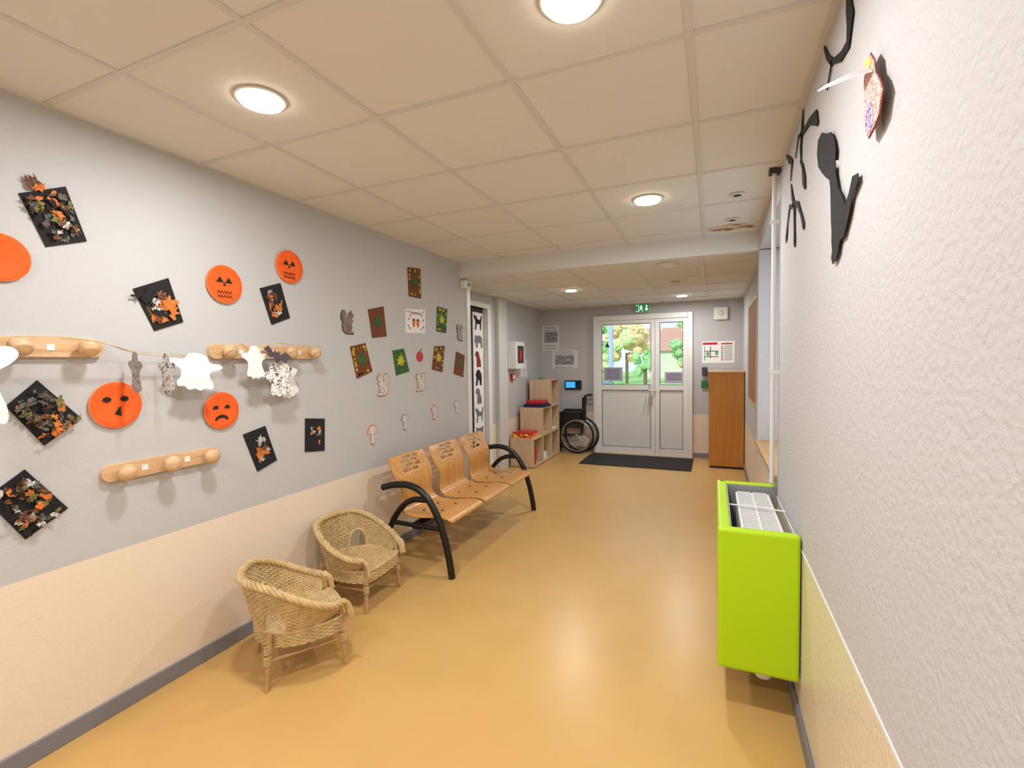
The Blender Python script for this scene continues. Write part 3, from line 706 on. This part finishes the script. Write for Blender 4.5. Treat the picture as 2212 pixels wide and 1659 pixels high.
AN=[[(-.4,-.5),(-.3,-.1),(-.35,.1),(-.5,.3),(-.45,.5),(-.3,.35),(-.15,.38),(-.1,.2),(.25,.15),(.4,.45),(.5,.4),(.4,0),(.35,-.5),(.25,-.5),(.2,-.12),(-.15,-.12),(-.25,-.5)],
[(-.5,-.4),(-.45,.1),(-.35,.35),(-.1,.3),(.2,.35),(.45,.2),(.5,-.45),(.3,-.45),(.25,-.15),(-.05,-.15),(-.1,-.45),(-.28,-.45),(-.32,-.1),(-.42,-.1)],
[(-.25,-.5),(-.25,.1),(-.45,.25),(-.3,.5),(0,.48),(.1,.2),(.25,-.1),(.3,-.5)],
[(-.4,-.5),(-.3,0),(-.4,.2),(-.2,.5),(.05,.5),(.3,.25),(.35,-.1),(.3,-.5),(.1,-.5),(.05,-.15),(-.1,-.15),(-.2,-.5)],
[(-.3,-.45),(-.4,0),(-.45,.4),(-.2,.3),(.2,.3),(.45,.4),(.4,0),(.3,-.45)]]
for i,(k,m) in enumerate(((0,M_blackp),(1,gre),(2,bro),(3,M_blackp),(2,gre),(0,gre),(4,gre))):
    animal(AN[k],5.41,2.0-.235*i,.2,m)
ex=grp('fire_extinguisher_cabinet')
box('case',XB+.001,-2.58,6.24,6.57,1.39,1.78,M_white,ex,.006)
box('window_front',-2.582,-2.577,6.29,6.52,1.47,1.72,mat('dark_glass',(50,42,44),.2),ex)
box('canister',-2.578,-2.574,6.36,6.44,1.50,1.66,M_red,ex)
cp=grp('fire_call_point'); box('body',XB+.001,XB+.04,6.33,6.43,1.22,1.32,M_red,cp,.004); box('face',XB+.039,XB+.043,6.35,6.41,1.24,1.30,M_white,cp)
def notice(name,wall,a0,a1,z0,z1,m=M_paper,lines=8,pic=None,off=.003):
    g=grp(name)
    wpoly('sheet',wall,[(a0,z0),(a1,z0),(a1,z1),(a0,z1)],m,g,off,off)
    W_=a1-a0;H=z1-z0
    if pic: 
        wpoly('picture',wall,[(a0+W_*pic[0],z0+H*pic[2]),(a0+W_*pic[1],z0+H*pic[2]),(a0+W_*pic[1],z0+H*pic[3]),(a0+W_*pic[0],z0+H*pic[3])],pic[4],g,off+.001,.001)
    for i in range(lines):
        z=z1-H*(.08+.84*i/max(1,lines-1))
        if pic and z0+H*pic[2]-.01<z<z0+H*pic[3]+.01: continue
        wpoly('text_line',wall,[(a0+W_*.1,z),(a1-W_*random.uniform(.1,.3),z),(a1-W_*.2,z-H*.022),(a0+W_*.1,z-H*.022)],M_text,g,off+.001,.001)
    return g
M_photo=collage('newsprint_photo',[(150,152,156),(90,92,98),(200,202,206),(60,60,64)],40,.45)
M_news=mat('news_grey',(214,216,218),.8)
notice('newspaper_clipping','E',-2.67,-2.38,1.68,2.09,M_news,9,(.1,.9,.30,.75,M_photo))
notice('newspaper_clipping','E',-2.50,-2.06,1.37,1.67,M_news,8,(.1,.85,.2,.72,M_photo))
notice('wall_notice','B',6.75,7.0,1.25,1.52)
ev=notice('evacuation_plan','E',-.16,.28,1.43,1.75,M_paper,0)
M_pgn=mat('plan_green',(90,160,110),.8);M_prd=mat('plan_red',(190,50,50),.8)
for q,mm in (((-.15,.05,1.70,1.735),M_prd),((-.13,-.12,1.47,1.68),M_pgn),((-.13,.06,1.60,1.61),M_text),((-.13,.06,1.52,1.53),M_text),((-.05,-.04,1.50,1.68),M_text),((.02,.06,1.55,1.60),M_pgn),((-.10,-.06,1.54,1.59),M_pgn),((.10,.25,1.70,1.72),M_prd)):
    wpoly('plan_mark','E',[(q[0],q[2]),(q[1],q[2]),(q[1],q[3]),(q[0],q[3])],mm,ev,.0045,.001)
for i in range(8):
    z=1.68-.028*i; wpoly('legend','E',[(.10,z),(.125,z),(.125,z-.016),(.10,z-.016)],M_prd if i%2 else M_pgn,ev,.0045,.001); wpoly('legend_text','E',[(.14,z-.004),(.25,z-.004),(.25,z-.011),(.14,z-.011)],M_text,ev,.0045,.001)
notice('wall_notice','R2',4.6,4.85,1.5,1.8)
t=grp('time_clock_terminal')
box('body',-2.28,-2.0,7.60,7.639,1.02,1.17,M_black,t,.006); box('screen',-2.26,-2.10,7.597,7.601,1.05,1.15,mat('lcd_blue',(60,170,240),.3,emit=.8),t)
sm=grp('wall_siren'); box('body',.0,.19,7.59,7.639,2.06,2.25,M_white,sm,.02); lathe('sounder',[(.04,0),(.04,.004),(.03,.006)],(.095,7.59,2.155),(0,-1,0),mat('offwhite',(214,210,200),.4),sm)
hs=grp('hand_sanitiser_dispenser'); box('body',-.16,-.09,7.58,7.639,1.25,1.37,mat('dark_grey_plastic',(60,58,80),.5),hs,.008)
bg=grp('green_door_release'); box('body',-.17,-.08,7.60,7.639,1.07,1.17,mat('green_plastic',(20,120,50),.4),bg,.006)

# ---------------------------------------------------------------- ceiling fixtures
M_lamp=mat('lamp_diffuser',(255,248,225),.5,emit=16)
M_off=mat('lamp_unlit',(225,222,216),.4)
def downlight(x,y,z,lit=True,P=16.5,r=.078):
    g=grp('ceiling_downlight')
    lathe('bezel',[(r+.014,0),(r+.012,.004),(r+.002,.006)],(x,y,z+.001),(0,0,-1),M_white,g,40)
    lathe('diffuser',[(r,.004),(r*.95,.016),(r*.5,.020),(.001,.021)],(x,y,z+.001),(0,0,-1),M_lamp if lit else M_off,g,40)
    if lit:
        l=bpy.data.lights.new('bulb','AREA');l.shape='DISK';l.size=2*r;l.energy=P;l.color=(1,.99,.985)
        o=bpy.data.objects.new('bulb',l);o.location=(x,y,z-.022);link(o,g)
for x,y in ((-1.58,1.33),(-.37,1.33),(-.385,3.12),(-1.58,-.48),(-.37,-.48),(-.37,-2.28)): downlight(x,y,ZC)  # last three are unseen lamps behind the camera, added to lift exposure
downlight(-1.62,5.71,ZC2,P=16,r=.07); downlight(-.40,6.90,ZC2,P=15,r=.07)
downlight(-.40,4.62,ZC2,False,r=.085)
sd=grp('smoke_detector'); lathe('base',[(.05,0),(.05,.02),(.035,.04),(.001,.045)],(-.40,5.70,ZC2),(0,0,-1),M_off,sd)
for x,y in ((.13,3.27),(.12,3.83)):
    g=grp('ceiling_spot_socket'); lathe('ring',[(.045,0),(.045,.004),(.03,.006)],(x,y,ZC),(0,0,-1),M_off,g); lathe('core',[(.028,.004),(.02,.008)],(x,y,ZC),(0,0,-1),M_black,g)

# ---------------------------------------------------------------- outdoors
box('ground_outside_lawn',-30,30,7.85,70,-.15,-.05,mat('lawn',(150,200,110),.9,var=.25,vscale=1.5))
box('ground_outside_paving',-6,4,7.8,11,-.12,-.03,mat('paving',(170,172,174),.8,var=.1))
pc=grp('porch_frame')
M_pf=mat('porch_blue_grey',(180,208,226),.5)
boxes('posts',[(-2.3,-2.2,9.6,9.7,-.03,2.5),(-1.95,-1.88,9.6,9.7,-.03,2.5),(-.30,-.2,9.6,9.7,-.03,2.5),(-2.3,-.2,9.6,9.7,2.35,2.45),(-2.3,-1.88,9.62,9.68,1.0,1.06)],M_pf,pc)
def tree(x,y,h,m):
    g=grp('garden_tree'); tube('trunk',[(x,y,-.05),(x,y,h*.5)],.10,mat('bark',(120,100,84),.9),g)
    ms_=m if isinstance(m,tuple) else (m,)
    for i in range(26):
        bm=bmesh.new();bmesh.ops.create_icosphere(bm,subdivisions=3,radius=h*.10*random.uniform(.6,1.2))
        for v in bm.verts: v.co*=1+random.uniform(-.22,.22)
        me=bpy.data.meshes.new('foliage');bm.to_mesh(me);bm.free();me.materials.append(ms_[i%len(ms_)])
        o=bpy.data.objects.new('foliage',me);o.location=(x+random.uniform(-.3,.3)*h,y+random.uniform(-.2,.2)*h,h*random.uniform(.38,.95));link(o,g)
ta=mat('foliage_autumn',(240,204,154),.9,var=.2,vscale=3); tg=mat('foliage_green',(164,206,144),.9,var=.25,vscale=3); ty=mat('foliage_yellow',(220,226,170),.9,var=.2,vscale=3)
for x,y,h,m in ((-5.3,32,4.0,(ta,ta,ty)),(-9.5,40,4.6,tg),(-1.2,46,5.0,(tg,ty)),(-11,36,4.2,(tg,ty)),(1.5,50,5,tg),(-3.6,28,2.2,tg),(-7,30,2.6,(tg,ty)),(-1.6,34,3.0,(tg,tg,ta)),(-4,50,5,tg)): tree(x,y,h,m)
ho=grp('neighbour_house'); box('walls',-5.6,-1.0,43,47,-.05,2.4,mat('house_render',(224,214,196),.8),ho)
meshobj('roof',[(-5.9,42.7,2.3),(-.7,42.7,2.3),(-.7,47.3,2.3),(-5.9,47.3,2.3),(-5.9,45,4.4),(-.7,45,4.4)],[(0,1,5,4),(2,3,4,5),(0,4,3),(1,2,5),(0,3,2,1)],mat('roof_tile',(200,150,130),.8),ho)
sl_=bpy.data.lights.new('sun','SUN');sl_.energy=2.6;sl_.angle=.02;so=bpy.data.objects.new('sun',sl_);link(so)
so.rotation_euler=Vector((-.25,-.8,.6)).to_track_quat('Z','Y').to_euler()

wd=bpy.data.worlds.new('sky');sc.world=wd;wd.use_nodes=True
bg=wd.node_tree.nodes['Background'];bg.inputs[0].default_value=(.80,.91,1,1);bg.inputs[1].default_value=1.35

# ---------------------------------------------------------------- camera
yaw,pit,rol=.40203,.04499,-.01501
fw=Vector((-math.sin(yaw)*math.cos(pit),math.cos(yaw)*math.cos(pit),-math.sin(pit)))
rt=Vector((math.cos(yaw),math.sin(yaw),0));up=rt.cross(fw)
r2=math.cos(rol)*rt+math.sin(rol)*up;u2=-math.sin(rol)*rt+math.cos(rol)*up
cam=bpy.data.cameras.new('camera');co=bpy.data.objects.new('camera',cam);link(co)
m=Matrix((r2,u2,-fw)).transposed().to_4x4();m.translation=(0,0,1.48);co.matrix_world=m
cam.sensor_width=36;cam.lens=36*1025.453/2212;cam.clip_start=.02;cam.clip_end=300
sc.camera=co
